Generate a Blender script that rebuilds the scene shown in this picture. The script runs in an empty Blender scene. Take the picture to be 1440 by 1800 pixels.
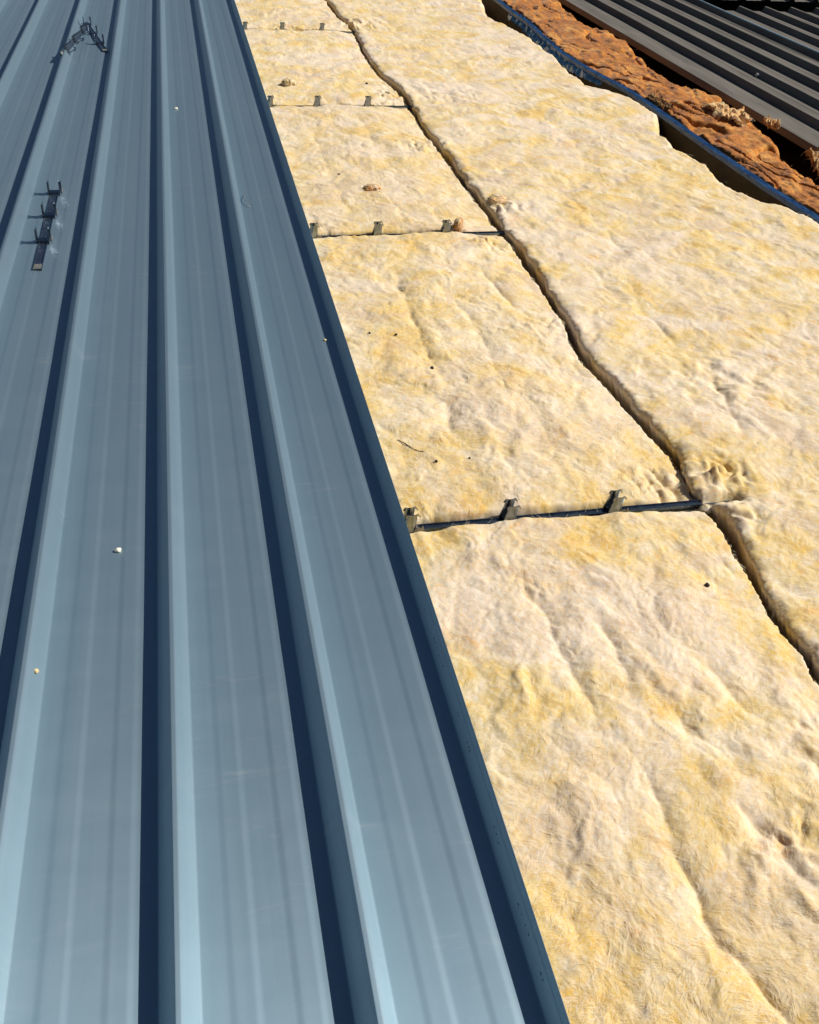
import bpy, math, random
import numpy as np
from mathutils import Matrix, Vector
random.seed(7)
S = bpy.context.scene
COL = S.collection

# ------------------------------------------------------------------ camera, light, exposure
F_PX, PITCH, YAW, ROLL, CAM_H = 1700.2, 0.64874, 0.24577, 0.06812, 1.21496
cy, sy, cp, sp = math.cos(YAW), math.sin(YAW), math.cos(PITCH), math.sin(PITCH)
fwd = Vector((sy * cp, cy * cp, -sp)); rgt = Vector((cy, -sy, 0)); upv = rgt.cross(fwd)
cr, sr = math.cos(ROLL), math.sin(ROLL)
r2 = rgt * cr + upv * sr; u2 = upv * cr - rgt * sr
cam_d = bpy.data.cameras.new('camera'); cam = bpy.data.objects.new('camera', cam_d); COL.objects.link(cam)
m = Matrix((r2, u2, -fwd)).transposed().to_4x4(); m.translation = (0, 0, CAM_H); cam.matrix_world = m
cam_d.sensor_fit = 'VERTICAL'; cam_d.sensor_height = 24; cam_d.lens = 24 * F_PX / 1800
cam_d.clip_start = 0.02; cam_d.clip_end = 2000
S.camera = cam

SUN_EL = 40.5
world = bpy.data.worlds.new('World'); S.world = world; world.use_nodes = True
wn = world.node_tree
sky = wn.nodes.new('ShaderNodeTexSky'); sky.sky_type = 'NISHITA'; sky.sun_disc = False
sky.sun_elevation = math.radians(SUN_EL); sky.sun_rotation = math.radians(90); sky.ozone_density = 6.0
bg = wn.nodes['Background']; wn.links.new(sky.outputs[0], bg.inputs[0]); bg.inputs[1].default_value = 0.031
sun_d = bpy.data.lights.new('sun', 'SUN'); sun_d.energy = 5.0; sun_d.angle = math.radians(0.53); sun_d.color = (1, .955, .88)
sun = bpy.data.objects.new('sun', sun_d); COL.objects.link(sun)
sun.rotation_euler = (0, math.radians(90 - SUN_EL), math.radians(2))
vs = S.view_settings; vs.view_transform = 'Standard'; vs.look = 'None'; vs.exposure = 0.14; vs.gamma = 1; vs.use_curve_mapping = False

# ------------------------------------------------------------------ noise in numpy
_rng = np.random.RandomState(5)
PERM = np.tile(_rng.permutation(256), 3)
_a = _rng.rand(256) * 2 * np.pi
G2 = np.stack([np.cos(_a), np.sin(_a)], 1)
_g3 = _rng.randn(256, 3); G3 = _g3 / np.linalg.norm(_g3, axis=1)[:, None]

def perlin(x, y, seed=0):
    x = np.asarray(x, float) + seed * 17.37; y = np.asarray(y, float) + seed * 9.71
    xi = np.floor(x).astype(np.int64); yi = np.floor(y).astype(np.int64); fx = x - xi; fy = y - yi
    u = fx * fx * fx * (fx * (fx * 6 - 15) + 10); w = fy * fy * fy * (fy * (fy * 6 - 15) + 10)
    X = xi & 255; Y = yi & 255
    def g(dx, dy):
        h = PERM[PERM[(X + dx) & 255] + ((Y + dy) & 255)]
        return G2[h, 0] * (fx - dx) + G2[h, 1] * (fy - dy)
    a = g(0, 0); b = g(1, 0); c = g(0, 1); d = g(1, 1)
    return 1.45 * ((a + (b - a) * u) + ((c + (d - c) * u) - (a + (b - a) * u)) * w)

def perlin3(p, seed=0):
    p = p + seed * np.array([13.1, 7.7, 5.3]); i = np.floor(p).astype(np.int64); f = p - i
    w = f * f * f * (f * (f * 6 - 15) + 10); r = 0
    for dx in (0, 1):
        for dy in (0, 1):
            for dz in (0, 1):
                h = PERM[PERM[PERM[(i[:, 0] + dx) & 255] + ((i[:, 1] + dy) & 255)] + ((i[:, 2] + dz) & 255)]
                v = (G3[h] * (f - np.array([dx, dy, dz]))).sum(1)
                r = r + v * (w[:, 0] if dx else 1 - w[:, 0]) * (w[:, 1] if dy else 1 - w[:, 1]) * (w[:, 2] if dz else 1 - w[:, 2])
    return 1.6 * r

def sstep(a, b, x):
    t = np.clip((x - a) / (b - a), 0, 1); return t * t * (3 - 2 * t)

# ------------------------------------------------------------------ object helpers
def mesh_obj(name, verts, faces, mats, parent=None, smooth=False, loc=None, fmat=None):
    me = bpy.data.meshes.new(name)
    verts = np.asarray(verts, np.float32).reshape(-1, 3)
    if isinstance(faces, np.ndarray):
        n, k = faces.shape
        me.vertices.add(len(verts)); me.vertices.foreach_set('co', verts.ravel())
        me.loops.add(n * k); me.loops.foreach_set('vertex_index', faces.ravel().astype(np.int32))
        me.polygons.add(n); me.polygons.foreach_set('loop_start', np.arange(0, n * k, k, dtype=np.int32))
        me.polygons.foreach_set('loop_total', np.full(n, k, np.int32)); me.update(calc_edges=True); me.validate()
    else:
        me.from_pydata([tuple(v) for v in verts], [], faces)
    for mt in (mats if isinstance(mats, (list, tuple)) else [mats]): me.materials.append(mt)
    if fmat is not None: me.polygons.foreach_set('material_index', np.asarray(fmat, np.int32))
    me.polygons.foreach_set('use_smooth', np.full(len(me.polygons), bool(smooth)))
    o = bpy.data.objects.new(name, me); COL.objects.link(o)
    if parent: o.parent = parent
    if loc is not None: o.location = loc
    return o

def empty(name, loc, rz=0):
    o = bpy.data.objects.new(name, None); COL.objects.link(o); o.empty_display_size = .05
    o.location = loc; o.rotation_euler = (0, 0, rz); return o

def tag(o, label=None, cat=None, group=None, kind=None):
    for k, v in (('label', label), ('category', cat), ('group', group), ('kind', kind)):
        if v: o[k] = v
    return o

def grid_faces(nr, nc, closed=False):
    r = np.arange(nr - 1)[:, None]; c = np.arange(nc if closed else nc - 1)[None, :]
    c2 = (c + 1) % nc
    return np.stack([r * nc + c, r * nc + c2, (r + 1) * nc + c2, (r + 1) * nc + c], -1).reshape(-1, 4)

def round_poly(pts, r, n=3):
    """round the corners of an open polyline"""
    out = [np.array(pts[0], float)]
    for a, b, c in zip(pts[:-2], pts[1:-1], pts[2:]):
        a, b, c = map(lambda q: np.array(q, float), (a, b, c))
        la, lc = np.linalg.norm(a - b), np.linalg.norm(c - b); rr = min(r, la * .45, lc * .45)
        p, q = b + (a - b) / la * rr, b + (c - b) / lc * rr
        for k in range(n + 1):
            t = k / n; out.append((1 - t) ** 2 * p + 2 * t * (1 - t) * b + t * t * q)
    out.append(np.array(pts[-1], float)); return np.array(out)

def extrude_strip(prof, ys, thick, xoff=0.0, dz=None):
    """open profile (x,z) given thickness, extruded along Y at positions ys: one closed thin shell"""
    prof = np.asarray(prof, float); d = np.gradient(prof, axis=0); nn = np.stack([-d[:, 1], d[:, 0]], 1)
    nn /= np.linalg.norm(nn, axis=1)[:, None] + 1e-12
    loop = np.concatenate([prof, (prof - nn * thick)[::-1]]); n = len(loop)
    V = []
    for j, y in enumerate(ys):
        v = np.stack([loop[:, 0] + xoff, np.full(n, y), loop[:, 1]], 1)
        if dz is not None: v[:, 2] += dz(v[:, 0], y)
        V.append(v)
    V = np.concatenate(V); F = grid_faces(len(ys), n, True).tolist()
    k = len(prof)
    for base in (0, (len(ys) - 1) * n):
        for a in range(k - 1):
            q = [base + a, base + a + 1, base + n - 2 - a, base + n - 1 - a]
            F.append(q if base == 0 else q[::-1])
    return V, F

def box(cx, cyy, cz, sx, syy, sz):
    v = [(cx + a * sx / 2, cyy + b * syy / 2, cz + c * sz / 2) for a in (-1, 1) for b in (-1, 1) for c in (-1, 1)]
    f = [(0, 1, 3, 2), (4, 6, 7, 5), (0, 4, 5, 1), (2, 3, 7, 6), (0, 2, 6, 4), (1, 5, 7, 3)]
    return v, f

def join(parts):
    V, F = [], []
    for v, f in parts:
        b = len(V); V += [tuple(q) for q in v]; F += [tuple(i + b for i in q) for q in f]
    return V, F

def tube(path, rad, n=7):
    path = np.asarray(path, float); t = np.gradient(path, axis=0); t /= np.linalg.norm(t, axis=1)[:, None]
    up = np.array([0, 0, 1.0]); V = []
    rad = np.broadcast_to(rad, (len(path),))
    for p, d, r in zip(path, t, rad):
        a = np.cross(d, up)
        if np.linalg.norm(a) < 1e-4: a = np.array([1.0, 0, 0])
        a /= np.linalg.norm(a); b = np.cross(a, d)
        for k in range(n):
            q = 2 * np.pi * k / n; V.append(p + r * (math.cos(q) * a + math.sin(q) * b))
    F = grid_faces(len(path), n, True).tolist()
    F.append(list(range(n))[::-1]); F.append([len(V) - n + k for k in range(n)])
    return V, F

# ------------------------------------------------------------------ materials
class NT:
    def __init__(s, name):
        s.mat = bpy.data.materials.new(name); s.mat.use_nodes = True; s.t = s.mat.node_tree
        s.b = s.t.nodes['Principled BSDF']; s.geo = None
    def n(s, typ, **kw):
        x = s.t.nodes.new(typ)
        for k, v in kw.items(): setattr(x, k, v)
        return x
    def link(s, a, b): s.t.links.new(a, b)
    def pos(s, scale=(1, 1, 1)):
        g = s.n('ShaderNodeTexCoord'); mp = s.n('ShaderNodeMapping'); s.link(g.outputs['Object'], mp.inputs[0])
        mp.inputs['Scale'].default_value = scale; return mp.outputs[0]
    def noise(s, vec, scale, detail=4, rough=.55, dist=0):
        x = s.n('ShaderNodeTexNoise'); s.link(vec, x.inputs['Vector'])
        x.inputs['Scale'].default_value = scale; x.inputs['Detail'].default_value = detail
        x.inputs['Roughness'].default_value = rough; x.inputs['Distortion'].default_value = dist; return x.outputs['Fac']
    def ramp(s, fac, stops):
        x = s.n('ShaderNodeValToRGB'); s.link(fac, x.inputs[0]); e = x.color_ramp.elements
        while len(e) < len(stops): e.new(.5)
        for q, (p, c) in zip(e, stops):
            q.position = p; q.color = (*c, 1) if len(c) == 3 else c
        return x.outputs[0]
    def mix(s, fac, a, b, mode='MIX'):
        x = s.n('ShaderNodeMix', data_type='RGBA', blend_type=mode)
        if isinstance(fac, (int, float)): x.inputs[0].default_value = fac
        else: s.link(fac, x.inputs[0])
        for sock, v in ((x.inputs[6], a), (x.inputs[7], b)):
            if isinstance(v, tuple): sock.default_value = (*v, 1)
            else: s.link(v, sock)
        return x.outputs[2]
    def math(s, op, a, b=0.0):
        x = s.n('ShaderNodeMath', operation=op)
        for sock, v in zip(x.inputs, (a, b)):
            if isinstance(v, (int, float)): sock.default_value = v
            else: s.link(v, sock)
        return x.outputs[0]
    def maprange(s, v, a, b, c, d):
        x = s.n('ShaderNodeMapRange'); s.link(v, x.inputs[0])
        for i, q in enumerate((a, b, c, d)): x.inputs[i + 1].default_value = q
        return x.outputs[0]
    def bump(s, h, strength, dist, normal=None):
        x = s.n('ShaderNodeBump'); s.link(h, x.inputs['Height']); x.inputs['Strength'].default_value = strength
        x.inputs['Distance'].default_value = dist
        if normal is not None: s.link(normal, x.inputs['Normal'])
        return x.outputs[0]
    def set(s, **kw):
        for k, v in kw.items():
            sock = s.b.inputs[k.replace('_', ' ')]
            if isinstance(v, (int, float)): sock.default_value = v
            elif isinstance(v, tuple): sock.default_value = (*v, 1) if len(v) == 3 and sock.type == 'RGBA' else v
            else: s.link(v, sock)

def wool(name, stops, spots, patch, sss, pale=None):
    w = NT(name); p = w.pos()
    big = w.noise(p, 6.5, 4, .55, .9); mid = w.noise(p, 24, 6, .62, 1.2)
    f = w.math('ADD', w.math('MULTIPLY', big, .68), w.math('MULTIPLY', mid, .32))
    c = w.ramp(f, stops)
    if pale:
        pl = w.noise(p, 2.6, 5, .6, 1.1)
        c = w.mix(w.maprange(pl, .475, .61, 0, .88), c, pale)
        mv = w.noise(p, 4.1, 5, .62, 1.4)
        c = w.mix(w.maprange(mv, .52, .66, 0, .78), c, (.56, .43, .34))
    # combed fibre streaks, swirled
    st = w.noise(w.pos((1, .35, 1)), 160, 5, .65, 2.2); st2 = w.noise(w.pos((.3, 1, 1)), 210, 4, .65, 2.5)
    c = w.mix(w.maprange(st, .46, .64, 0, .46), c, tuple(min(.9, q * 1.08) for q in stops[-1][1]))
    c = w.mix(w.maprange(st2, .50, .75, 0, .42), c, patch)
    st3 = w.noise(w.pos((.8, .45, 1)), 60, 7, .68, 3.0)
    c = w.mix(w.maprange(st3, .36, .60, .42, 0), c, stops[0][1])
    c = w.mix(w.maprange(st3, .50, .70, 0, .45), c, stops[-1][1])
    sp = w.noise(p, 9.5, 5, .7, .8)
    c = w.mix(w.maprange(sp, .60, .76, 0, .8), c, spots)
    w.set(Base_Color=c, Roughness=.92, Specular_IOR_Level=.12, Sheen_Weight=.15, Sheen_Roughness=.5)
    if sss:
        w.set(Subsurface_Weight=sss, Subsurface_Radius=(.028, .013, .006), Subsurface_Scale=1.0)
    fine = w.noise(w.pos((1, .5, 1)), 260, 6, .7, 1.8); mid2 = w.noise(p, 70, 6, .66, 1.0)
    h = w.math('ADD', w.math('MULTIPLY', fine, .45), mid2)
    w.set(Normal=w.bump(h, .25, .005))
    return w.mat

M = {}
M['wool'] = wool('glass_wool_yellow', [(.38, (.69, .42, .075)), (.45, (.75, .54, .19)), (.52, (.77, .61, .34)), (.59, (.81, .70, .53))], (.72, .35, .06), (.54, .40, .26), .14, (.79, .68, .585))
M['orange'] = wool('glass_wool_orange', [(.38, (.18, .045, .005)), (.46, (.36, .105, .010)), (.53, (.53, .175, .015)), (.61, (.74, .36, .085))], (.15, .032, .005), (.30, .085, .02), .06)
M['torn'] = wool('torn_wool', [(.34, (.56, .25, .06)), (.46, (.68, .38, .13)), (.55, (.76, .52, .25)), (.66, (.82, .66, .42))], (.5, .24, .07), (.40, .22, .10), .1)
M['darkwool'] = wool('weathered_wool', [(.30, (.16, .07, .02)), (.48, (.30, .14, .04)), (.62, (.45, .26, .09)), (.75, (.66, .45, .2))], (.2, .08, .02), (.10, .05, .02), 0)
M['tuftwool'] = wool('tuft_wool', [(.30, (.66, .47, .20)), (.48, (.74, .57, .30)), (.62, (.76, .62, .40)), (.75, (.80, .70, .5))], (.7, .45, .15), (.50, .38, .24), .05)

def fibre_mat(name, a, b):
    w = NT(name); p = w.pos(); w.set(Base_Color=w.ramp(w.noise(p, 40, 3), [(.35, a), (.65, b)]), Roughness=.6, Specular_IOR_Level=.3)
    return w.mat
M['fibre'] = fibre_mat('wool_fibres', (.90, .74, .40), (.92, .84, .68))
M['fibre_t'] = fibre_mat('torn_fibres', (.72, .46, .20), (.86, .70, .46))
M['fibre_o'] = fibre_mat('orange_fibres', (.48, .18, .035), (.74, .42, .16))

def sheet_mat():
    w = NT('zinc_aluminium_sheet'); p = w.pos()
    streak = w.noise(w.pos((26, .5, 26)), 1.0, 4, .6)                 # rolled, lengthwise
    smudge = w.noise(w.pos((3.2, 9, 3)), 1.6, 5, .65, .8)              # dusty hand and boot smudges
    grain = w.noise(p, 900, 2, .6)
    marks = w.math('MULTIPLY', w.maprange(w.noise(w.pos((7, 34, 7)), 1.0, 6, .7, 1.5), .57, .70, 0, 1), w.maprange(w.noise(p, 1.7, 3), .45, .60, 0, 1))
    c = w.ramp(streak, [(.3, (.325, .470, .555)), (.7, (.380, .520, .605))])
    c = w.mix(w.maprange(smudge, .56, .80, 0, .28), c, (.44, .53, .58))
    c = w.mix(w.math('MULTIPLY', marks, .45), c, (.60, .66, .68))
    c = w.mix(w.maprange(grain, .3, .7, 0, .18), c, (.20, .32, .40))
    ro = w.math('ADD', w.maprange(smudge, .4, .75, .60, .65), w.maprange(grain, .3, .7, -.03, .03))
    w.set(Base_Color=c, Metallic=.80, Coat_Weight=.8, Coat_Roughness=.38, Roughness=ro, Specular_IOR_Level=.4, Anisotropic=.76)
    tv = w.n('ShaderNodeCombineXYZ'); tv.inputs[0].default_value = 1; w.link(tv.outputs[0], w.b.inputs['Tangent'])
    oil = w.noise(w.pos((6, .9, 6)), 1.0, 2, .5)
    w.set(Normal=w.bump(oil, .07, .02, w.bump(grain, .05, .001)))
    return w.mat
M['sheet'] = sheet_mat()

def simple(name, c1, c2, scale=30, rough=.5, metal=0, bump=.1, spec=.5, stretch=(1, 1, 1), bdist=.002):
    w = NT(name); p = w.pos(stretch); f = w.noise(p, scale, 5, .6, .3)
    w.set(Base_Color=w.ramp(f, [(.35, c1), (.65, c2)]), Roughness=w.maprange(f, .3, .7, rough - .06, rough + .06), Metallic=metal, Specular_IOR_Level=spec)
    if bump: w.set(Normal=w.bump(f, bump, bdist))
    return w.mat
M['galv'] = simple('galvanised_steel', (.19, .22, .25), (.32, .35, .38), 60, .24, 1, .06)
M['strip'] = simple('dark_galvanised_strip', (.11, .16, .23), (.19, .24, .31), 60, .28, .9, .06)
M['galvdull'] = simple('dull_galvanised_steel', (.22, .22, .20), (.32, .31, .28), 70, .5, .6, .06)
M['darkroof'] = simple('weathered_grey_sheet', (.118, .108, .094), (.178, .163, .140), 14, .75, 0, .05, .12, (1, .12, 1))
M['blue'] = simple('blue_painted_flashing', (.008, .042, .13), (.018, .075, .20), 34, .40, .0, .9, .5, (1, .45, 1), .012)
M['flash_shade'] = simple('painted_flash_shade', (.022, .015, .008), (.045, .030, .015), 20, .8, 0, .3, .2, (3, .3, 1))  # brown-black colour painted in for the shade on the flashing's left face
M['void'] = simple('shade_dark_deck', (.018, .013, .009), (.035, .025, .016), 12, .95, 0, .2, .1)  # deck coloured near black to stand for the shade down in the gaps
M['ground'] = simple('dry_ground', (.16, .13, .09), (.24, .20, .14), .6, .95, 0, .2, .1)
M['cord'] = simple('blue_cord', (.22, .42, .58), (.40, .60, .72), 60, .5, 0, .1)
M['speck'] = simple('dark_speck', (.015, .010, .008), (.04, .025, .015), 200, .8, 0, .2)
M['twig'] = simple('dry_twig', (.09, .045, .02), (.16, .08, .03), 200, .8, 0, .3)
M['chip'] = simple('orange_wool_chip', (.52, .18, .02), (.74, .33, .06), 60, .9, 0, .6, .1)
M['film'] = simple('blue_plastic_film', (.012, .055, .16), (.04, .13, .30), 50, .16, 0, .5, .7, (1, 1, 1), .004)
M['paper'] = simple('pale_fluff', (.72, .66, .52), (.85, .80, .68), 200, .9, 0, .4, .1)
M['ink'] = simple('ink_print', (.01, .014, .02), (.02, .025, .03), 200, .6, 0, 0)
M['foil'] = simple('crumpled_foil', (.05, .06, .065), (.30, .32, .32), 60, .3, .9, .6)

# ------------------------------------------------------------------ the large structure
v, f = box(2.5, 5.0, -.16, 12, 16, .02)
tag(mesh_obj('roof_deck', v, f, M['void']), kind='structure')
v, f = box(0, 0, -4.0, 600, 600, .1)
tag(mesh_obj('ground', v, f, M['ground']), kind='structure')

# ------------------------------------------------------------------ new metal roof sheets
PITCH_X, X0 = .233, -.3792                     # rib spacing; start of rib 0
def pan_profile():
    """points (dx, z) from the foot of one rib's right web to the foot of the next rib's left web"""
    pts = []
    for c, a in ((.1315, .010), (.2105, .009)):
        w = .0120
        for t in np.linspace(0, 1, 7): pts.append((c - a - w + w * t, (.0016) * (t * t * (3 - 2 * t))))
        for t in np.linspace(0, 1, 7): pts.append((c + a + w * t, (.0016) * (1 - t * t * (3 - 2 * t))))
    return pts
RIB = [(.0270, 0), (.0452, .0300), (.0462, .0318), (.0474, .0330), (.0490, .0412), (.0572, .0412), (.0600, .0375), (.0775, 0)]
MALE = [(.0270, 0), (.0372, .0235), (.0380, .0248), (.0392, .0260), (.0420, .0360), (.0440, .0372)]
LAP = [(.0290, 0), (.0468, .0288), (.0500, .0385), (.0540, .0392)]
YS = np.concatenate([np.linspace(-.5, 3, 36), np.linspace(3.15, 9.6, 44)])
def roof_sheet(first, n, label, seed):
    raw = [(.0262, .0014)] + RIB[1:]
    raw = [(q[0] + X0 + first * PITCH_X, q[1]) for q in raw]
    for k in range(n):
        b = X0 + (first + k) * PITCH_X
        raw += [(b + dx, z) for dx, z in pan_profile()]
        b += PITCH_X
        last = k == n - 1
        raw += [(b + dx, z) for dx, z in ((MALE if first == 0 else LAP) if last else RIB)]
    prof = round_poly(raw, .0022, 3)
    V, F = extrude_strip(prof, YS, .0009, dz=lambda x, y: .0009 * perlin(x * 3 + seed, x * 0 + y * 1.4, 99) + .0003 * perlin(x * 9, x * 0 + y * 7, 98))
    o = mesh_obj('roof_sheet', V, F, M['sheet'])
    return tag(o, label, 'roof sheet', 'new metal roof sheets laid side by side')
s1 = roof_sheet(0, 3, 'blue grey ribbed roof sheet whose right edge meets the yellow insulation', 1)
s2 = roof_sheet(-3, 3, 'blue grey ribbed roof sheet with the loose metal clip strips lying on it', 2)
s3 = roof_sheet(-6, 3, 'blue grey ribbed roof sheet at the far left edge beyond the clip strips', 3)
# faint ink dots of the maker's print on the edge rib
V, F = [], []
bx = X0 + 3 * PITCH_X
y = .45
while y < 2.2:
    for _ in range(random.choice((2, 3, 4, 6))):
        t = random.choice((.62, .66, .70)); x = bx + .0270 + t * .0102; z = t * .0235
        nx, nz = -.0235, .0102; L = math.hypot(nx, nz); nx /= L; nz /= L
        l = random.uniform(.0015, .004); hgt = random.uniform(.0007, .0013)
        ox, oz = x + nx * .0004, z + nz * .0004
        b = len(V)
        for sx, s_ in ((-1, -1), (1, -1), (1, 1), (-1, 1)):
            V.append((ox + s_ * hgt * nz, y + sx * l / 2, oz - s_ * hgt * nx))
        F.append((b, b + 1, b + 2, b + 3)); y += random.uniform(.005, .02)
    y += random.uniform(.03, .16)
o = mesh_obj('ink_dots', V, F, M['ink'], s1); tag(o, kind='stuff')

# ------------------------------------------------------------------ insulation surface
PURLIN = [1.508, 3.056, 4.600, 6.185]
CRACK = np.array([(1.0, -1), (1.0, .6), (1.011, .997), (1.016, 1.045), (1.010, 1.105), (1.014, 1.198), (1.028, 1.307), (1.041, 1.407), (1.036, 1.484),
    (1.028, 1.549), (1.040, 1.617), (1.049, 1.697), (1.034, 1.780), (1.021, 1.891), (1.013, 2.004), (1.000, 2.095), (.998, 2.223), (1.016, 2.396), (1.021, 2.568),
    (1.034, 2.780), (1.035, 2.944), (1.030, 3.095), (1.021, 3.287), (1.019, 3.528), (1.021, 3.76), (1.013, 3.978), (1.014, 4.259), (1.027, 4.524), (1.03, 4.746),
    (1.009, 4.952), (.981, 5.139), (.98, 5.437), (.991, 5.764), (1.02, 6.2), (.99, 6.525), (.98, 7.0), (.98, 9.6)])
YEDGE = np.array([(2.1, -1), (2.15, 2.3), (2.225, 3.048), (2.208, 3.18), (2.125, 3.245), (2.086, 3.351), (2.064, 3.501), (2.105, 3.687), (2.093, 3.797), (2.055, 3.913),
    (2.09, 4.158), (2.195, 4.40), (2.205, 4.52), (2.19, 4.70), (2.144, 4.798), (2.044, 4.938), (2.038, 5.227), (2.071, 5.612), (2.072, 6.044), (2.045, 6.31), (1.97, 6.61), (2.102, 7.292), (2.05, 9.6)])
OEDGE = np.array([(2.55, -1), (2.5, 2), (2.47, 3.46), (2.47, 3.71), (2.579, 3.956), (2.647, 4.238), (2.661, 4.522), (2.690, 4.728), (2.655, 4.891), (2.556, 5.026), (2.553, 5.242),
    (2.606, 5.568), (2.690, 6.005), (2.690, 6.325), (2.598, 6.487), (2.622, 6.947), (2.702, 7.361), (2.65, 9.6)])
FLASH = np.array([(2.25, -1), (2.25, 2.0), (2.241, 3.075), (2.231, 3.221), (2.216, 3.409), (2.213, 3.647), (2.213, 3.909), (2.220, 4.217), (2.219, 4.542), (2.208, 4.885), (2.165, 5.17), (2.138, 5.456),
    (2.133, 5.684), (2.157, 6.018), (2.196, 6.507), (2.195, 6.867), (2.203, 7.304), (2.22, 9.6)])
def poly_x(P, y): return np.interp(y, P[:, 1], P[:, 0])

def dist_poly(x, y, P):
    d = np.full(x.shape, 9.0); side = np.zeros(x.shape)
    for (ax, ay), (bx_, by) in zip(P[:-1], P[1:]):
        ux, uy = bx_ - ax, by - ay; L = ux * ux + uy * uy
        t = np.clip(((x - ax) * ux + (y - ay) * uy) / L, 0, 1)
        qx, qy = x - ax - t * ux, y - ay - t * uy; dd = np.sqrt(qx * qx + qy * qy)
        mk = dd < d; d = np.where(mk, dd, d); side = np.where(mk, np.sign(qx * uy - qy * ux), side)
    return d, side

# long creases pressed into the wool by its packing: (points, depth, width)
CREASES = []
CRUMPLE = [(1.095, 1.575, .065, .026), (.955, 1.585, .055, .020), (1.08, 1.44, .06, .012), (.955, 4.78, .075, .024), (.95, 3.97, .10, .022), (.945, 2.95, .06, .020),
           (1.08, 6.33, .13, .034), (.93, 4.63, .06, .016), (1.09, 3.24, .06, .016), (.955, 2.33, .07, .014), (.80, .66, .10, .016), (.95, .80, .12, .014), (1.30, 1.95, .18, .012), (1.22, 4.70, .16, .016), (.60, 6.2, .12, .014)]
def fbm(x, y, scale, octv, seed, gain=.5):
    r = 0; a = 1; tot = 0
    for k in range(octv):
        r = r + a * perlin(x * scale, y * scale, seed + k); tot += a; a *= gain; scale *= 2.03
    return r / tot

def relief(x, y):
    """height of the wool above its mean level, metres"""
    wx = .035 * fbm(x, y, 6, 3, 31); wy = .035 * fbm(x, y, 6, 3, 41)
    xs, ys = x + wx, y + wy
    h = .012 * fbm(xs, ys, 3.2, 3, 1)
    # billowed clumps with sharp valleys
    n = perlin(xs * 9, ys * 6.0, 3); h += .0084 * (np.sqrt(n * n + .012) - .35)
    n = perlin(xs * 21 + .3 * n, ys * 17, 4); h += .0044 * (np.sqrt(n * n + .02) - .35)
    n = perlin(xs * 50, ys * 44, 5); h += .0017 * (np.sqrt(n * n + .02) - .35)
    h += .0009 * fbm(xs, ys, 95, 3, 6, .6)
    for sc, am, sd in ((3.1, .0065, 110), (5.7, .0042, 120), (10.5, .0022, 130)):          # soft edges of torn, overlapping layers
        t = perlin(xs * sc + .35 * perlin(x * sc * 3.1, y * sc * 3.1, sd + 1), ys * sc * .7 + .35 * perlin(x * sc * 3.3, y * sc * 2.9, sd + 2), sd) + .10 * perlin(x * sc * 7, y * sc * 7, sd + 3)
        h += am * (sstep(-.24, .14, t) - .5) * np.exp(-np.abs(t) / .40) * sstep(-.25, .35, perlin(x * sc * .8, y * sc * .8, sd + 4))
    for lx, ly, lr, lh in CRUMPLE:
        mk = (np.abs(x - lx) < 2.3 * lr) & (np.abs(y - ly) < 2.3 * lr)
        if mk.any():
            xm, ym = x[mk], y[mk]; w_ = np.exp(-(((xm - lx) ** 2 + (ym - ly) ** 2) / lr ** 2) ** 1.3); q = .045 / lr ** .5 * 4.3
            ax = xm + .016 * perlin(xm * 21, ym * 21, 14); ay = ym + .016 * perlin(xm * 21, ym * 21, 15)
            n1 = perlin(ax * 27 * q, ay * 22 * q, 16); n2 = perlin(ax * 55 * q, ay * 48 * q, 17)
            h[mk] += lh * w_ * (1.5 * (.42 - np.sqrt(n1 * n1 + .006)) * -1 + .45 * (np.sqrt(n2 * n2 + .01) - .35) + .35)
    for P, dep, wid in CREASES:
        lo, hi = P.min(0) - .15, P.max(0) + .15
        mk = (x > lo[0]) & (x < hi[0]) & (y > lo[1]) & (y < hi[1])
        if mk.any():
            xm, ym = x[mk], y[mk]; d, _ = dist_poly(xm + .012 * perlin(xm * 14, ym * 14, 8), ym, P)
            fade = sstep(0, .12, ym - P[:, 1].min() + .03) * sstep(0, .12, P[:, 1].max() + .03 - ym)
            if P[:, 1].max() - P[:, 1].min() < .12: fade = 1.0
            h[mk] -= .78 * dep * np.exp(-((d / (1.2 * wid)) ** 2 + .015) ** .5) * fade * (.45 + .55 * np.clip(.5 + 1.4 * perlin(xm * 6, ym * 6, 13), 0, 1))
    return h

def level_left(x, y):
    z = .006 + relief(x, y)
    z -= .006 * sstep(.16, .02, poly_x(CRACK, y) - x)
    z += .012 * np.sin(np.clip((x - .36) / .66, 0, 1) * np.pi) ** .7
    for k, p in enumerate(PURLIN):
        d = np.abs(y - p); z -= (.012 if k == 0 else .010) * np.exp(-(d / .05) ** 1.2)
    lim = -.006 + .05 * sstep(.345, .374, x)          # tucked under the sheet edge
    return np.minimum(z, lim + .25 * np.minimum(np.maximum(z - lim, 0), .0))

def level_right(x, y):
    z = .012 + relief(x + 5.0 * 0, y)
    z += .010 - .003 * sstep(.05, .3, x - poly_x(CRACK, y))
    for k, p in enumerate(PURLIN):
        c = poly_x(CRACK, np.array(p)); d = np.abs(y - p - .02 * perlin(x * 5, y * 0 + k, 9))
        z -= .012 * np.exp(-(d / .035)) * (1 - sstep(c + .15, c + .7, x))
    z -= .030 * np.exp(-((x - 1.075) / .045) ** 4 - ((y - 1.506) / .014) ** 2)
    return z

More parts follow.
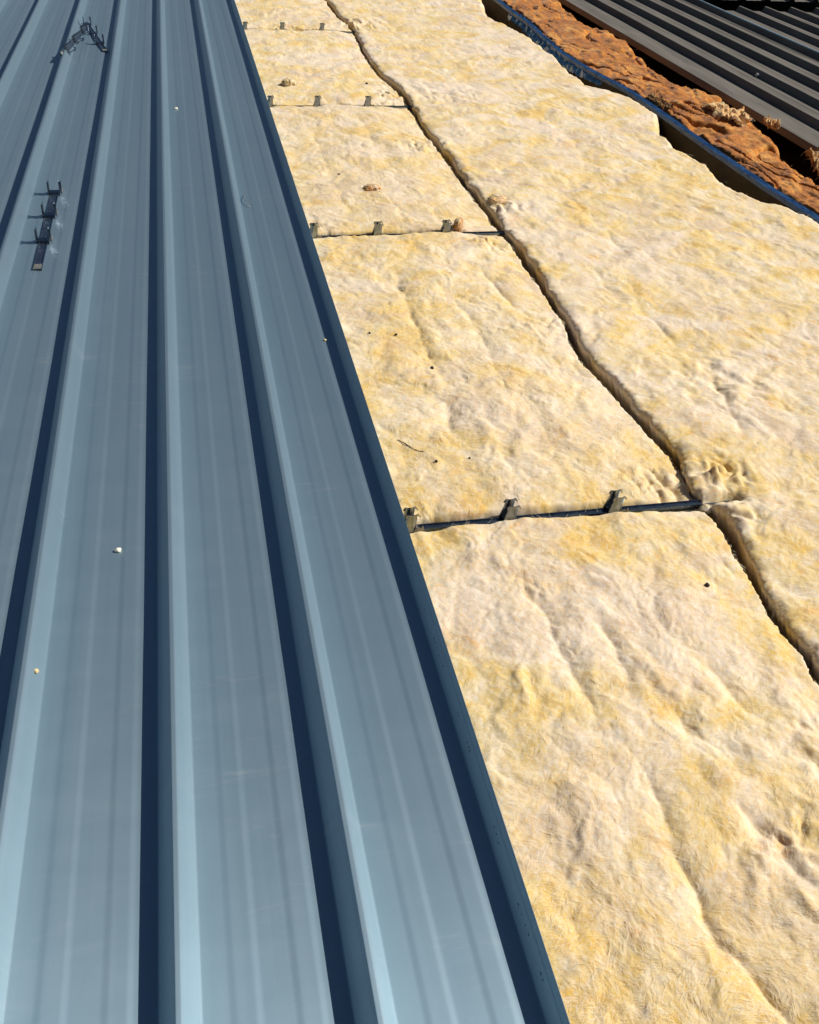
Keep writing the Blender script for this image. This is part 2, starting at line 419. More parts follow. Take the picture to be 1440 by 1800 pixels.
def level_orange(x, y):
    q = perlin(x * 13 + .6 * perlin(x * 7, y * 5, 74), y * 4.2, 75); q2 = perlin(x * 34, y * 14, 76)
    t = perlin(x * 8 + 1.2 * perlin(x * 3, y * 2, 72), y * 1.6, 73)
    return .004 + 1.1 * relief(x * .8, y * .6 + 9) + .018 * (np.sqrt(q * q + .004) - .3) + .008 * (np.sqrt(q2 * q2 + .004) - .3) - .026 * np.exp(-(t / .045) ** 2) + .004 * fbm(x, y, 40, 3, 77, .6) + .010 * np.sin(np.clip((x - 2.23) / .4, 0, 1) * np.pi)

def rows_between(y0, y1, k=.75, lo=.0016, hi=.03):
    ys = [y0]
    while ys[-1] < y1:
        yy = max(ys[-1], .3); z = yy * cp + .73; step = min(hi, max(lo, k * .0036 * (z / 2.12) ** 2))
        d0, d1 = ys[-1] - y0, y1 - ys[-1]
        step = min(step, .0015 + .25 * min(d0, d1))
        ys.append(ys[-1] + step)
    ys[-1] = y1
    return np.array(ys)

EDGE_D = np.array([0, .0006, .0015, .003, .005, .0075, .0105, .014, .018, .0225, .0275, .033])
def batt(name, label, xl, xr, y0, y1, level, mat, dx, zb, group, open_l=False, open_r=False, lip=.085, inset=0.0, rl=.030, rr=.030, ry=.022, end0=True, end1=True, ragged=.004, fib=None):
    ys = rows_between(y0, y1)
    L = xl(ys); R = xr(ys)
    W = float((R - L).mean()); ncol = int((W - .066) / dx)
    inner = np.linspace(0, 1, ncol + 2)[1:-1]
    jl = ragged * (fbm(ys * 0 + 1.3, ys, 16, 3, 51) + .7 * fbm(ys * 0 + 2.3, ys, 70, 3, 52, .7))
    jr = ragged * (fbm(ys * 0 + 3.3, ys, 16, 3, 53) + .7 * fbm(ys * 0 + 4.3, ys, 70, 3, 54, .7))
    L = L + jl; R = R + jr
    X = np.concatenate([L[:, None] + EDGE_D[None], (L + .033)[:, None] + ((R - L - .066)[:, None]) * inner[None], R[:, None] - EDGE_D[None, ::-1]], 1)
    nc = X.shape[1]
    Y = np.repeat(ys[:, None], nc, 1)
    dl, dr = X - L[:, None], R[:, None] - X
    Yw = Y.copy()
    # uneven cross ends
    e0 = .004 * 1.2 * fbm(X, Y * 0, 26, 3, 55); e1 = .004 * 1.2 * fbm(X, Y * 0 + 3, 26, 3, 56)
    t = (Y - y0) / (y1 - y0)
    Yw = Y + (e0 * np.clip(1 - (Y - y0) / .06, 0, 1) if end0 else 0) + (e1 * np.clip(1 - (y1 - Y) / .06, 0, 1) if end1 else 0)
    z = level(X.ravel(), Yw.ravel()).reshape(X.shape)
    def rnd(d, r):
        q = np.clip(d / r, 0, 1); return np.sqrt(np.clip(1 - (1 - q) ** 2, 0, 1))
    k = np.ones_like(z)
    if not open_l: k = k * rnd(dl, rl * (1 + .5 * perlin(Y * 7, Y * 0 + 1, 57)))
    if not open_r: k = k * rnd(dr, rr * (1 + .5 * perlin(Y * 7, Y * 0 + 2, 58)))
    if end0: k = k * rnd(Y - y0, ry)
    if end1: k = k * rnd(y1 - Y, ry)
    depth = np.minimum(z - zb, np.where(dl < dr, lip, .085))
    zz = np.where(k < 1, z - (1 - k) * depth, z)
    if not inset: zz = np.where(k < .02, zb, zz)
    V = np.stack([X, Yw, zz], -1).reshape(-1, 3)
    nr = len(ys)
    F = grid_faces(nr, nc)
    # skirts and underside
    ring = np.concatenate([np.arange(nc), nc * np.arange(1, nr) + nc - 1, (nr - 1) * nc + np.arange(nc - 2, -1, -1), nc * np.arange(nr - 2, 0, -1)])
    low = V[ring].copy(); low[:, 2] = zb - .004
    if inset: low[np.isin(ring, np.arange(nr) * nc), 0] += inset
    b = len(V); n = len(ring); i = np.arange(n); j = (i + 1) % n
    side = np.stack([ring[i], b + i, b + j, ring[j]], 1)
    V = np.concatenate([V, low])
    o = mesh_obj(name, V, np.concatenate([F, side]), mat, smooth=True)
    tag(o, label, 'insulation', group)
    if fib:
        fibres(o, fib, xl, xr, y0, y1, level)
    return o

def fibres(parent, spec, xl, xr, y0, y1, level):
    n, mat, seed, ymax, xclip = spec
    g = np.random.RandomState(seed)
    # more of them where single fibres can be made out, i.e. near the walkway
    u = g.rand(n); a, b = max(y0, .35) + .02, min(y1, ymax) - .02
    q = 1.6
    y = (a ** (-q) + u * (b ** (-q) - a ** (-q))) ** (-1 / q)
    L, R = xl(y) + .03, np.minimum(xr(y) - .03, xclip * (.4 + .45 * y)); x = L + (R - L) * g.rand(n)
    ang = 1.9 * fbm(x, y, 7, 3, 81) * 2.2 + .55 * g.randn(n) + .2
    ln = (.010 + .020 * g.rand(n) ** 2) * (1 + .12 * y); cur = g.randn(n) * 26
    seg = 4; P = []
    px, py = x.copy(), y.copy()
    lift = .0002 + .0020 * g.rand(n) ** 4; bow = .0004 + .0022 * g.rand(n) ** 3
    for k in range(seg + 1):
        t = k / seg
        P.append((px.copy(), py.copy(), t, np.cos(ang), np.sin(ang)))
        px = px + np.cos(ang) * ln / seg; py = py + np.sin(ang) * ln / seg; ang = ang + cur * ln / seg
    w = (.00009 + .00013 * g.rand(n)) * (.8 + .45 * y)
    V = np.zeros((n, seg + 1, 2, 3))
    for k, (ax, ay, t, c, s_) in enumerate(P):
        zz = level(ax, ay) + lift + bow * 4 * t * (1 - t) - .0008 * (1 if t in (0, 1) else 0)
        ww = w * (1 - .6 * t)
        for e, sg in ((0, -1), (1, 1)):
            V[:, k, e, 0] = ax - s_ * ww * sg; V[:, k, e, 1] = ay + c * ww * sg; V[:, k, e, 2] = zz
    base = (np.arange(n) * (seg + 1) * 2)[:, None]
    kk = np.arange(seg)[None] * 2
    F = np.stack([base + kk, base + kk + 2, base + kk + 3, base + kk + 1], -1).reshape(-1, 4)
    o = mesh_obj('loose_fibres', V.reshape(-1, 3), F, mat, parent, smooth=True)
    tag(o, kind='stuff')

def fringe(parent, xe, s_, y0, y1, level, n, mat, seed):
    """frayed fibres sticking out of a cut edge; s_ = +1 when the wool lies on the +x side"""
    g = np.random.RandomState(seed); a, b = y0 + .01, y1 - .01; q = 1.2
    a = max(a, .45); y = (a ** -q + g.rand(n) * (b ** -q - a ** -q)) ** (-1 / q)
    cl = .5 + .9 * np.clip(perlin(y * 30, y * 0 + seed, 140), 0, 1)
    x = xe(y) + s_ * (.004 + .008 * g.rand(n)); z = level(x + s_ * .012, y) - .004 - .014 * g.rand(n) ** 1.5
    L = (.006 + .014 * g.rand(n)) * cl; A = .9 * g.randn(n); U_ = -.25 + .5 * g.rand(n); w = (.00014 + .00016 * g.rand(n)) * (.8 + .5 * y); cu = g.randn(n)
    Qs = []
    for t in (0, .34, .67, 1.0):
        c_ = np.stack([x - s_ * L * t * np.cos(A), y + L * t * np.sin(A) + L * cu * .5 * t * t, z + L * (U_ * t - .5 * t * t)], 1); ww = (w * (1 - .6 * t))[:, None]
        d_ = np.stack([-np.sin(A), np.cos(A) * -s_, .6 + A * 0], 1); d_ /= np.linalg.norm(d_, axis=1)[:, None]
        Qs += [c_ - d_ * ww, c_ + d_ * ww]
    W_ = np.stack(Qs, 1).reshape(-1, 3); b_ = (np.arange(n) * 8)[:, None]; kk = np.arange(3)[None] * 2
    tag(mesh_obj('frayed_edge', W_, np.stack([b_ + kk, b_ + kk + 2, b_ + kk + 3, b_ + kk + 1], -1).reshape(-1, 4), mat, parent, smooth=True), kind='stuff')

# creases seen in the batts, in metres on the roof
#CREASES-BEGIN
CREASES += [(np.array(p, float), d, w) for p, d, w in [
    ([(.585, 2.72), (.575, 2.35), (.580, 2.10), (.560, 1.90), (.548, 1.80)], .020, .020),
    ([(.72, 2.6), (.74, 2.3), (.73, 2.0), (.70, 1.7)], .009, .016),
    ([(.86, 2.75), (.88, 2.55), (.885, 2.42)], .016, .012),
    ([(.555, 1.36), (.565, 1.20), (.575, 1.05), (.570, .92)], .014, .016),
    ([(.655, 1.22), (.665, 1.10), (.655, .98)], .020, .013),
    ([(.602, .90), (.605, .78), (.605, .68), (.600, .60), (.628, .50), (.650, .42)], .020, .013),
    ([(.725, .78), (.75, .70), (.768, .64), (.775, .58)], .016, .013),
    ([(.70, 1.02), (.72, .90), (.76, .80)], .012, .014),
    ([(.82, 1.05), (.84, .92), (.88, .80), (.90, .70)], .010, .014),
    ([(.545, .560), (.60, .566), (.66, .572), (.74, .566), (.85, .556)], .010, .006),
    ([(.50, 4.3), (.52, 4.0), (.51, 3.6), (.53, 3.2)], .010, .02),
    ([(.74, 4.4), (.75, 4.1), (.73, 3.8)], .010, .02),
    ([(1.26, 2.45), (1.27, 2.2), (1.285, 2.0), (1.25, 1.85), (1.23, 1.70)], .016, .016),
    ([(1.35, 3.4), (1.38, 3.0), (1.36, 2.6)], .011, .02),
    ([(.985, 1.53), (.982, 1.58), (.975, 1.64)], .014, .008), ([(.948, 1.53), (.945, 1.57), (.950, 1.62)], .013, .007), ([(.905, 1.53), (.895, 1.60), (.87, 1.66)], .012, .009),
    ([(1.055, 1.60), (1.09, 1.60), (1.14, 1.615)], .014, .007), ([(1.10, 1.52), (1.105, 1.56), (1.14, 1.60)], .012, .007), ([(1.11, 1.50), (1.18, 1.505), (1.28, 1.495)], .010, .008),
    ([(1.09, 3.08), (1.16, 3.10), (1.25, 3.09)], .012, .010), ([(.90, 3.02), (.93, 3.00), (.96, 2.95)], .014, .010),
    ([(1.6, 4.6), (1.62, 4.1), (1.58, 3.7)], .011, .02),
]]
#CREASES-END

NEVER = 9.9
def xl_left(y): return np.full_like(y, .335)
def xr_left(y): return poly_x(CRACK, y) - .0068 - .014 * np.maximum(0, perlin(y * 2.3, y * 0 + .4, 91)) + .004 * np.exp(-((y - 1.6) / .08) ** 2)
def xl_right(y): return poly_x(CRACK, y) + .0068 - .011 * np.exp(-((y - 1.6) / .08) ** 2) + .009 * perlin(y * 3.1, y * 0 + .7, 92) - .004 * np.maximum(0, perlin(y * 5.3, y * 0 + 2.7, 93))
def xr_right(y): return poly_x(YEDGE, y)

LG = 'yellow insulation batts between the sheet edge and the seam'
ends = [-.35] + PURLIN + [9.5]
LAB = ['nearest yellow insulation batt in front of the bare dark clip rail',
       'yellow insulation batt just behind the bare dark clip rail, with a curved twig on it',
       'yellow insulation batt with the small orange tuft lying on it',
       'yellow insulation batt between the two farthest rows of clips',
       'farthest yellow insulation batt, behind the last row of clips']
for k in range(5):
    g0 = .004 if k == 1 else .002
    g1 = .003 if k == 0 else .002
    ob = batt('insulation_batt', LAB[k], xl_left, xr_left, ends[k] + (g0 if k else 0), ends[k + 1] - (g1 if k < 4 else 0), level_left, M['wool'],
         .0023 if k == 0 else .003, -.09, LG, open_l=True, rr=.010, ragged=.008, end0=k > 0, end1=k < 4, ry=.020 if k < 2 else .016,
         fib=(20000 if k == 0 else 13000, M['fibre'], 11 + k, 5.0, NEVER) if k < 3 else None)
    if k < 4: fringe(ob, xr_left, -1, ends[k], ends[k + 1], level_left, 1500, M['fibre'], 150 + k)
ob = batt('insulation_blanket', 'long yellow insulation blanket right of the dark seam, reaching the blue flashing', xl_right, xr_right, -.35, 9.5, level_right, M['wool'],
     .0038, -.09, None, end0=False, end1=False, lip=.014, inset=.034, rl=.024, rr=.045, ragged=.012, fib=(42000, M['fibre'], 21, 5.0, 1.6))
fringe(ob, xl_right, 1, .6, 6.5, level_right, 6000, M['fibre'], 160)
batt('insulation_strip', 'rust orange insulation strip between the blue flashing and the old dark roof', lambda y: poly_x(FLASH, y) + .022, lambda y: poly_x(OEDGE, y), .0, 9.5,
     level_orange, M['orange'], .005, -.10, None, end0=False, end1=False, rl=.03, rr=.05, ragged=.014, fib=(6000, M['fibre_o'], 22, 9.0, NEVER))

# ------------------------------------------------------------------ purlin and clip strips
v, f = box(.45, 1.508, -.082, 3.3, .014, .128)
tag(mesh_obj('purlin', v, f, M['galvdull']), 'hidden steel purlin carrying the bare dark clip rail', 'purlin')

def plate(outline, y0, th, bulge=0):
    """flat outline (x,z) with thickness along Y; returns verts, faces"""
    n = len(outline); V = [(x, y0, z) for x, z in outline] + [(x, y0 + th, z) for x, z in outline]
    F = [tuple(range(n)), tuple(range(2 * n - 1, n - 1, -1))]
    for i in range(n): j = (i + 1) % n; F.append((i, n + i, n + j, j))
    return V, F

def curved_plate(half, y0, th, bulge, n=9):
    """a folded front: rows of (z, x_left, x_right), bulging towards -Y in the middle"""
    V = []
    for z, a, b in half:
        for k in range(n):
            t = k / (n - 1); V.append((a + (b - a) * t, y0 - bulge * math.sin(math.pi * t) ** .8, z))
    nr = len(half); F = [tuple(q[::-1]) for q in grid_faces(nr, n).tolist()]
    b0 = len(V); V += [(x, y + th + bulge * .2, z) for x, y, z in V]
    F += [tuple(i + b0 for i in q[::-1]) for q in F]
    rim = list(range(n)) + [r * n + n - 1 for r in range(1, nr)] + [(nr - 1) * n + c for c in range(n - 2, -1, -1)] + [r * n for r in range(nr - 2, 0, -1)]
    for i in range(len(rim)):
        j = (i + 1) % len(rim); F.append((rim[i], rim[j], b0 + rim[j], b0 + rim[i]))
    return V, F

def clip_meshes():
    out = {}
    rows = [(0, -.021, .010), (.006, -.0205, .010), (.012, -.0185, .009), (.026, -.0150, .0085), (.034, -.0125, .0088), (.042, -.0118, .0095), (.0535, -.0108, .0098)]
    out['front_plate'] = curved_plate(rows, -.021, .0012, .0060)
    out['rear_plate'] = curved_plate(rows, .022, .0012, .0045)
    ear_l = [(-.0100, .0535), (-.0120, .0530), (-.0150, .0465), (-.0142, .0440), (-.0115, .0455), (-.0100, .0475)]
    ear_r = [(.0080, .0545), (.0115, .0545), (.0145, .0490), (.0165, .0445), (.0150, .0435), (.0120, .0475), (.0085, .0485)]
    out['hook'] = [plate(e, yy, .0016) for e in (ear_l, ear_r) for yy in (-.0225, .0205)]
    tab = [(.001, 0), (.027, 0), (.0245, .010), (.0225, .021), (.0205, .021), (.019, .0145), (.0125, .0185), (.0055, .0125)]
    out['tab'] = plate(tab, -.0275, .0014)
    out['saddle'] = box(-.004, .001, .0090, .026, .046, .0030)
    return out
CM = clip_meshes()
_clip_cache = {}
def add_clip(parent, loc, rz):
    e = bpy.data.objects.new('clip', None); COL.objects.link(e); e.parent = parent; e.location = loc; e.rotation_euler = (0, 0, rz); e.empty_display_size = .02
    if not _clip_cache:
        for nm, mt in (('front_plate', 'galv'), ('rear_plate', 'galv'), ('tab', 'galvdull'), ('saddle', 'galv')):
            o = mesh_obj(nm, CM[nm][0], CM[nm][1], M[mt], e); _clip_cache[nm] = o
        for i, (v_, f_) in enumerate(CM['hook']):
            _clip_cache['hook%d' % i] = mesh_obj('hook', v_, f_, M['galv'], e)
    else:
        for k, o in _clip_cache.items():
            c = o.copy(); COL.objects.link(c); c.parent = e
    return e

def clip_strip(loc, rz, clips, length, label, group, start, tilt=(0, 0), clip_rz=0.0, size=(1, .9, .78)):
    """a galvanised strip along its own X with clips at the given positions"""
    e = empty('clip_strip', loc, rz); e.rotation_euler = (tilt[0], tilt[1], rz); e.scale = size
    V, F = plate([(-.0145, 0), (.0145, 0), (.0145, .0078), (.0128, .0078), (.0128, .0024), (-.0128, .0024), (-.0128, .0078), (-.0145, .0078)], start, length)
    V = [(q[1], q[0], q[2]) for q in V]; F = [q[::-1] for q in F]
    mesh_obj('base_strip', V, F, M['strip'], e)
    V, F = box(start + .018, 0, .0066, .034, .0245, .0030)
    mesh_obj('end_tab', V, F, M['galvdull'], e)
    for c in clips: add_clip(e, (c, 0, .0022), clip_rz)
    return tag(e, label, 'clip strip', group)

RG = 'rows of clip strips standing up through the yellow insulation'
XC = .3627
RL = ['bare dark clip rail lying in the gap between the two nearest yellow batts',
      'row of small clips beyond the bare dark rail, one with an orange tuft behind it',
      'row of small clips beside the round fluffy lumps on the seam',
      'farthest visible row of tiny clips near the top of the insulation']
for k, p in enumerate(PURLIN):
    clip_strip((XC, p, (-.011, -.007, -.006, -.006)[k]), .004 if k == 0 else 0, [j * PITCH_X + (.020 if j == 0 else 0) for j in range(3)], .765, RL[k], RG, 0, size=(1, .58, .88))
SG = 'loose clip strips left lying on the new roof sheets'
clip_strip((-.4615, 2.848, .0005), math.radians(90), [.222, .440, .655], .668, 'straight loose clip strip with three hooks lying along the sheet', SG, 0)
clip_strip((-.375, 5.60, .0025), math.radians(101), [.19, .42, .65], .72, 'loose clip strip with tall bright hook tips beside the pale tangled one', SG, 0)
clip_strip((-.572, 5.36, .036), math.radians(83), [.12, .34, .56], .66, 'pale tangled clip strip toppled on its side against a rib', SG, 0, tilt=(math.radians(62), 0))

# ------------------------------------------------------------------ blue flashing, with its shaded side as a separate dark body
fl = empty('flashing', (2.22, 3.0, 0)); tag(fl, 'long blue painted metal flashing between yellow and orange insulation', 'flashing')
def sweep(P, sect, dense=220, wob=0.0, y0=-.2, y1=9.5):
    ys = np.linspace(y0, y1, dense); xs = poly_x(P, ys)
    k = np.ones(5) / 5; xs = np.convolve(np.pad(xs, 2, mode='edge'), k, 'valid')
    V = []
    for x, y in zip(xs, ys):
        dz = wob * perlin(np.array(y * 1.3), np.array(.2), 95) + wob * .4 * perlin(np.array(y * 6), np.array(.7), 96)
        for sx, sz in sect: V.append((x + sx - 2.22, y - 3.0, sz + float(dz)))
    n = len(sect); F = grid_faces(dense, n, True).tolist(); F.append(list(range(n))[::-1]); F.append([len(V) - n + i for i in range(n)])
    return V, [q[::-1] for q in F]
V, F = sweep(FLASH, [(-.016, -.004), (-.013, .011), (.010, .016), (.013, .013), (-.009, .007), (-.012, -.005)], wob=.004)
mesh_obj('metal_cap', V, F, M['blue'], fl)
V, F = sweep(FLASH, [(-.012, -.145), (-.012, .001), (.010, .001), (.010, -.145)])
mesh_obj('shaded_edge', V, F, M['flash_shade'], fl)

# crinkled film bunched against the flashing
ys = np.linspace(5.1, 6.9, 150); us = np.linspace(0, 1, 15)
Y, U = np.meshgrid(ys, us, indexing='ij'); xb = poly_x(FLASH, Y); wd = .026 * np.sin(np.clip((Y - 5.1) / 1.8, 0, 1) * np.pi) ** .6
X = xb - .020 - wd * (1 - U) + .030 * U; fx, fy = X * 1.0, Y * .55
rg = .35 - np.abs(perlin(fx * 22, fy * 16, 130)) + .5 * (.3 - np.abs(perlin(fx * 48, fy * 40, 131)))
Z = .012 + .018 * rg - .045 * (1 - U) ** 1.5
V = np.stack([X + .006 * perlin(X * 40, Y * 30, 132), Y, Z], -1).reshape(-1, 3); n = len(V); F = grid_faces(len(ys), len(us))
V = np.concatenate([V, V - np.array([0, 0, .0012])]); F = np.concatenate([F[:, ::-1], F + n])
tag(mesh_obj('plastic_film', V, F, M['film'], smooth=False), 'crinkled shiny blue plastic film bunched along the far flashing', 'plastic film')

# ------------------------------------------------------------------ old dark roof on the right
def dark_sheet(x0, n, y0, y1, label, lip=True):
    P = .206; raw = [(x0 - .006, -.032), (x0, 0)] if lip else [(x0, 0)]
    for k in range(n):
        b = x0 + .152 + k * P
        raw += [(b + .012, 0), (b + .027, .032), (b + .046, .032), (b + .066, 0)]
        for c in (.115, .165):
            if k < n - 1: raw += [(b + c - .006, 0), (b + c - .003, .0015), (b + c + .003, .0015), (b + c + .006, 0)]
    raw.append((b + .10, 0))
    prof = round_poly(raw, .003, 3)
    ys = np.linspace(y0, y1, 30)
    V, F = extrude_strip(prof, ys, .001)
    return tag(mesh_obj('old_roof_sheet', V, F, M['darkroof']), label, 'roof sheet', 'old dark grey roof sheets')
dark_sheet(2.745, 5, -.4, 9.5, 'old dark grey ribbed roof sheet along the orange insulation')
dark_sheet(3.787, 9, -.4, 7.10, 'old dark grey ribbed roof sheet ending at the black opening, past the thin cord', lip=False)
dark_sheet(3.83, 9, 7.52, 9.5, 'old dark grey ribbed roof sheet continuing beyond the black opening', lip=False)
P_ = [(3.755 - .02 * (y / 9) + .006 * math.sin(y * 1.7), y, .036) for y in np.linspace(-.4, 9.4, 80)]
V, F = tube(P_, .0035, 6)
tag(mesh_obj('cord', V, F, M['cord'], smooth=True), 'thin pale blue cord stretched along the old dark roof', 'cord')

# ------------------------------------------------------------------ tufts, scraps, specks
def blob(name, loc, rad, seed, mat, label, cat, group=None, amp=.35, freq=1.6, nu=56, nv=34, rz=0, ridge=False, hair=None):
    u = np.linspace(0, 2 * np.pi, nu, endpoint=False); w = np.linspace(0.02, np.pi - .02, nv)
    U, W = np.meshgrid(u, w); D = np.stack([np.sin(W) * np.cos(U), np.sin(W) * np.sin(U), np.cos(W)], -1).reshape(-1, 3)
    n1 = perlin3(D * freq, seed); n2 = perlin3(D * freq * 2.3, seed + 1); n3 = perlin3(D * freq * 5.5, seed + 2); n4 = perlin3(D * freq * 12, seed + 3)
    if ridge: r = 1 + amp * (1.3 * (np.abs(n1) - .3) + 1.0 * (.35 - np.abs(n2)) + .6 * (.3 - np.abs(n3)) + .2 * n4)
    else: r = 1 + amp * (n1 + .7 * (np.abs(n2) - .3) + .4 * (np.abs(n3) - .3) + .2 * n4)
    V = D * r[:, None] * np.array(rad)[None]; c, s_ = math.cos(rz), math.sin(rz)
    V = np.stack([V[:, 0] * c - V[:, 1] * s_, V[:, 0] * s_ + V[:, 1] * c, V[:, 2]], 1)
    F = grid_faces(nv, nu, True)[:, ::-1].copy()
    top = list(range(nu)); F = F.tolist() + [top, [len(V) - nu + i for i in range(nu)][::-1]]
    o = mesh_obj(name, V, F, mat, smooth=True, loc=loc)
    tag(o, label, cat, group)
    if hair:
        n, ln, wd, hm = hair; g = np.random.RandomState(seed + 300)
        i = g.randint(0, len(V), n); P = V[i]; N = P / (np.array(rad) ** 2); N /= np.linalg.norm(N, axis=1)[:, None]
        T = g.randn(n, 3); T -= (T * N).sum(1)[:, None] * N; T /= np.linalg.norm(T, axis=1)[:, None]; B = np.cross(N, T)
        L = ln * (.4 + g.rand(n)); k = .25 + .8 * g.rand(n) ** 2; cu = g.randn(n) * .5
        Q = []
        for t in (0, .33, .66, 1.0):
            c_ = P + (T * (L * t)[:, None]) + N * (L * k * t * (1 - .75 * t))[:, None] + B * (L * cu * t * t)[:, None] - np.array([0, 0, 1]) * (L * .35 * t * t)[:, None]
            ww = wd * (1 - .6 * t)
            Q += [c_ - B * ww, c_ + B * ww]
        W_ = np.stack(Q, 1).reshape(-1, 3); b_ = (np.arange(n) * 8)[:, None]; kk = np.arange(3)[None] * 2
        Fh = np.stack([b_ + kk, b_ + kk + 2, b_ + kk + 3, b_ + kk + 1], -1).reshape(-1, 4)
        tag(mesh_obj('loose_fibres', W_, Fh, hm, o, smooth=True), kind='stuff')
    return o

def flap(name, loc, rad, seed, mat, label, cat, group, hm, nr=34, ns=80):
    """a torn, crumpled flap of matted wool lying on a surface"""
    t = np.linspace(0, 2 * np.pi, ns, endpoint=False); r = np.linspace(0, 1, nr) ** .8
    T, Q = np.meshgrid(t, r)
    edge = 1 + .45 * perlin(np.cos(T) * 1.4 + seed, np.sin(T) * 1.4, seed) + .25 * perlin(np.cos(T) * 4, np.sin(T) * 4 + seed, seed + 1) + .14 * perlin(np.cos(T) * 10, np.sin(T) * 10, seed + 2)
    X, Y = Q * edge * np.cos(T), Q * edge * np.sin(T)
    a = X + .25 * perlin(X * 2.2, Y * 2.2, seed + 3); b = Y + .25 * perlin(X * 2.2, Y * 2.2, seed + 4)
    n1 = perlin(a * 1.7, b * 1.3, seed + 5); n2 = perlin(a * 4.1, b * 3.4, seed + 6); n3 = perlin(a * 9, b * 8, seed + 7)
    Z = .95 * (.45 - np.sqrt(n1 * n1 + .01)) + .50 * (.3 - np.sqrt(n2 * n2 + .01)) + .22 * (.3 - np.abs(n3)) + .5 * Q ** 3 * perlin(np.cos(T) * 2, np.sin(T) * 2, seed + 8)
    sh = .35 * Z
    top = np.stack([X * rad[0] + sh * rad[0] * .6, Y * rad[1] + .25 * sh * rad[1], Z * rad[2]], -1).reshape(-1, 3)
    bot = top * np.array([.97, .97, 1]) - np.array([0, 0, .008])
    V = np.concatenate([top, bot]); F = grid_faces(nr, ns, True); n = len(top)
    k = np.arange(ns); o_ = (nr - 1) * ns; rim = np.stack([o_ + k, n + o_ + k, n + o_ + (k + 1) % ns, o_ + (k + 1) % ns], 1)
    F = np.concatenate([F, (F + n)[:, ::-1], rim])
    o = mesh_obj(name, V, F, mat, smooth=True, loc=loc); tag(o, label, cat, group)
    g = np.random.RandomState(seed); m_ = 70; i = g.randint(n // 3, n, m_); P = top[i]
    A = g.rand(m_) * 2 * np.pi; L = max(rad) * (.12 + .25 * g.rand(m_)); D = np.stack([np.cos(A), np.sin(A), -.05 + .2 * g.rand(m_)], 1); B = np.stack([-np.sin(A), np.cos(A), A * 0], 1)
    Qs = []
    for t in (0, .33, .66, 1.0):
        c_ = P + D * (L * t)[:, None] - np.array([0, 0, 1]) * (L * .5 * t * t)[:, None] + B * (L * .4 * t * t * g.choice([-1, 1]))[:, None]; ww = .0011 * (1 - .6 * t)
        Qs += [c_ - B * ww, c_ + B * ww]
    W_ = np.stack(Qs, 1).reshape(-1, 3); b_ = (np.arange(m_) * 8)[:, None]; kk = np.arange(3)[None] * 2
    tag(mesh_obj('loose_fibres', W_, np.stack([b_ + kk, b_ + kk + 2, b_ + kk + 3, b_ + kk + 1], -1).reshape(-1, 4), hm, o, smooth=True), kind='stuff')
    return o

def zl(x, y): return float(level_left(np.array([x]), np.array([y]))[0])
def zr(x, y): return float(level_right(np.array([x]), np.array([y]))[0])
TG = 'loose tufts of insulation'
#TUFTS-BEGIN
CRK = lambda y: float(poly_x(CRACK, np.array(y)))
for x, y, rad, seed, mt, lab in [
    (.644, 3.445, (.032, .024, .012), 1, 'chip', 'small flat orange tuft lying alone on the yellow batt'),
    (.497, 4.905, (.032, .028, .017), 2, 'wool', 'round tan tuft standing near the sheet edge behind the third clip row'),
    (.872, 3.075, (.014, .020, .022), 8, 'chip', 'orange tuft stuck behind a clip in the second row'),
    (1.075, 3.30, (.030, .040, .012), 9, 'torn', 'orange yellow scrap on the blanket just right of the seam'),
    (1.034, 1.490, (.013, .010, .008), 10, 'paper', 'white fluff on the bare dark rail where it meets the seam'),
]:
    left = x < CRK(y); z = zl(x, y) if left else zr(x, y)
    blob('insulation_tuft', (x, y, z + rad[2] * .35), rad, seed, M[mt], lab, 'tuft', TG, .30, 1.5, rz=seed * .3, hair=(260, max(rad) * .55, .0004 + .00022 * y, M['fibre']))
SPG = 'dark specks on the yellow insulation'
for i, (x, y, r, lab) in enumerate([
    (.570, 2.137, .0045, 'black speck in the long crease of the batt behind the bare rail'),
    (.907, 1.234, .0042, 'black speck on the nearest batt close to the seam'),
    (.510, 2.315, .0035, 'dark speck between sheet edge and crease, right one of a pair'),
    (.441, 2.335, .0032, 'dark speck between sheet edge and crease, left one of a pair'),
    (.481, 1.706, .0034, 'dark speck near the sheet edge below the curved twig'),
    (.558, 1.710, .0025, 'tiny dark speck right of and below the curved twig'),
    (.550, 3.64, .0045, 'dark flake on the batt above the small orange tuft'),
    (.880, 4.95, .0060, 'dark flake on the batt behind the third clip row')]):
    blob('dirt_speck', (x, y, zl(x, y) + r * .5), (r, r * 1.3, r * .8), 30 + i, M['speck'], lab, 'speck', SPG, .3, 1.5, 14, 9)
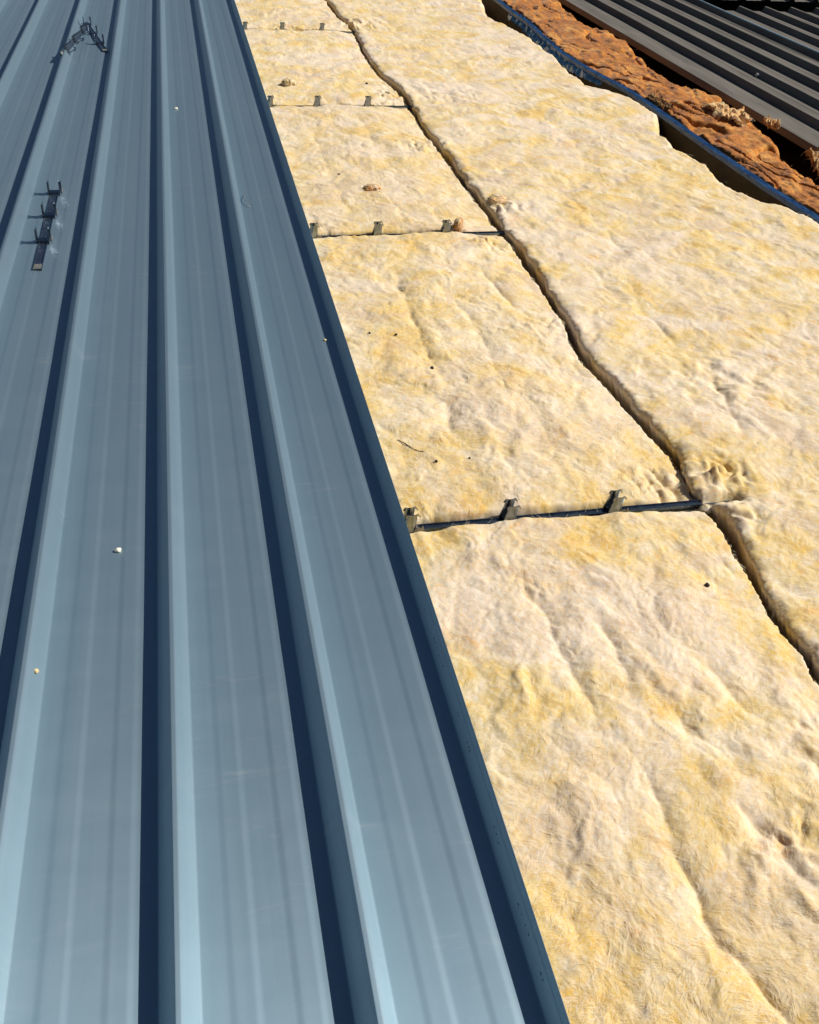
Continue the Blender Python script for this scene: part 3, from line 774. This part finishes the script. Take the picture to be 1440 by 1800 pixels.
path = [(.414, 1.811), (.421, 1.800), (.428, 1.790), (.436, 1.777), (.444, 1.765), (.454, 1.757), (.463, 1.751)]
V, F = tube([(x, y, zl(x, y) + .0012 + .0012 * math.sin(i * 1.1)) for i, (x, y) in enumerate(path)], [.0008, .0011, .0012, .0013, .0012, .0011, .0006], 6)
tag(mesh_obj('twig', V, F, M['twig'], smooth=True), 'thin curved brown twig on the yellow batt near the sheet edge', 'twig')
FG = 'bits of pale fluff on the metal sheets'
for x, y, z, r, seed, lab in [
    (-.194, 1.508, .0, .0062, 50, 'white bit of fluff alone in the middle of a sheet pan'),
    (-.310, 1.186, .022, .0042, 51, 'tan crumb of fluff on the bright side of a rib at lower left'),
    (.3185, 2.33, .0, .0040, 52, 'pale crumb of fluff at the shadow beside the edge rib'),
    (-.036, 4.55, .0, .0080, 53, 'pale flake on the sheet pan far up between two ribs'),
    (3.12, 5.20, .002, .017, 54, 'pale scrap lying on the old dark roof')]:
    blob('fluff', (x, y, z + r * .4), (r, r * 1.1, r * .6), seed, M['tuftwool' if seed in (51, 52) else 'paper'], lab, 'fluff', FG, .45, .9, 40, 26)
V, F = tube([(.185, 3.45, .004), (.180, 3.42, .009), (.180, 3.385, .010), (.186, 3.35, .007), (.194, 3.33, .003)], .0012, 6)
tag(mesh_obj('swarf_curl', V, F, M['galvdull'], smooth=True), 'thin curl of metal swarf on the sheet beside the last full rib', 'swarf')
for x, y, z, rad, seed, mt, lab in [
    (2.52, 4.37, .026, (.085, .145, .050), 61, 'torn', 'torn pale tan clump of insulation on the rust orange strip'),
    (2.665, 4.22, .025, (.030, .045, .040), 62, 'torn', 'small tan twist of wool by the edge of the dark roof'),
    (2.63, 3.66, .020, (.085, .14, .060), 63, 'darkwool', 'dark shaggy clump of wool at the right edge under the dark roof'),
    (2.275, 4.62, .016, (.030, .11, .030), 64, 'darkwool', 'dark frayed flap of wool leaning on the blue flashing')]:
    flap('insulation_clump', (x, y, z), rad, seed, M[mt], lab, 'clump', 'torn clumps of old insulation', M['fibre_t'] if mt == 'torn' else M['fibre_o'])
#TUFTS-END
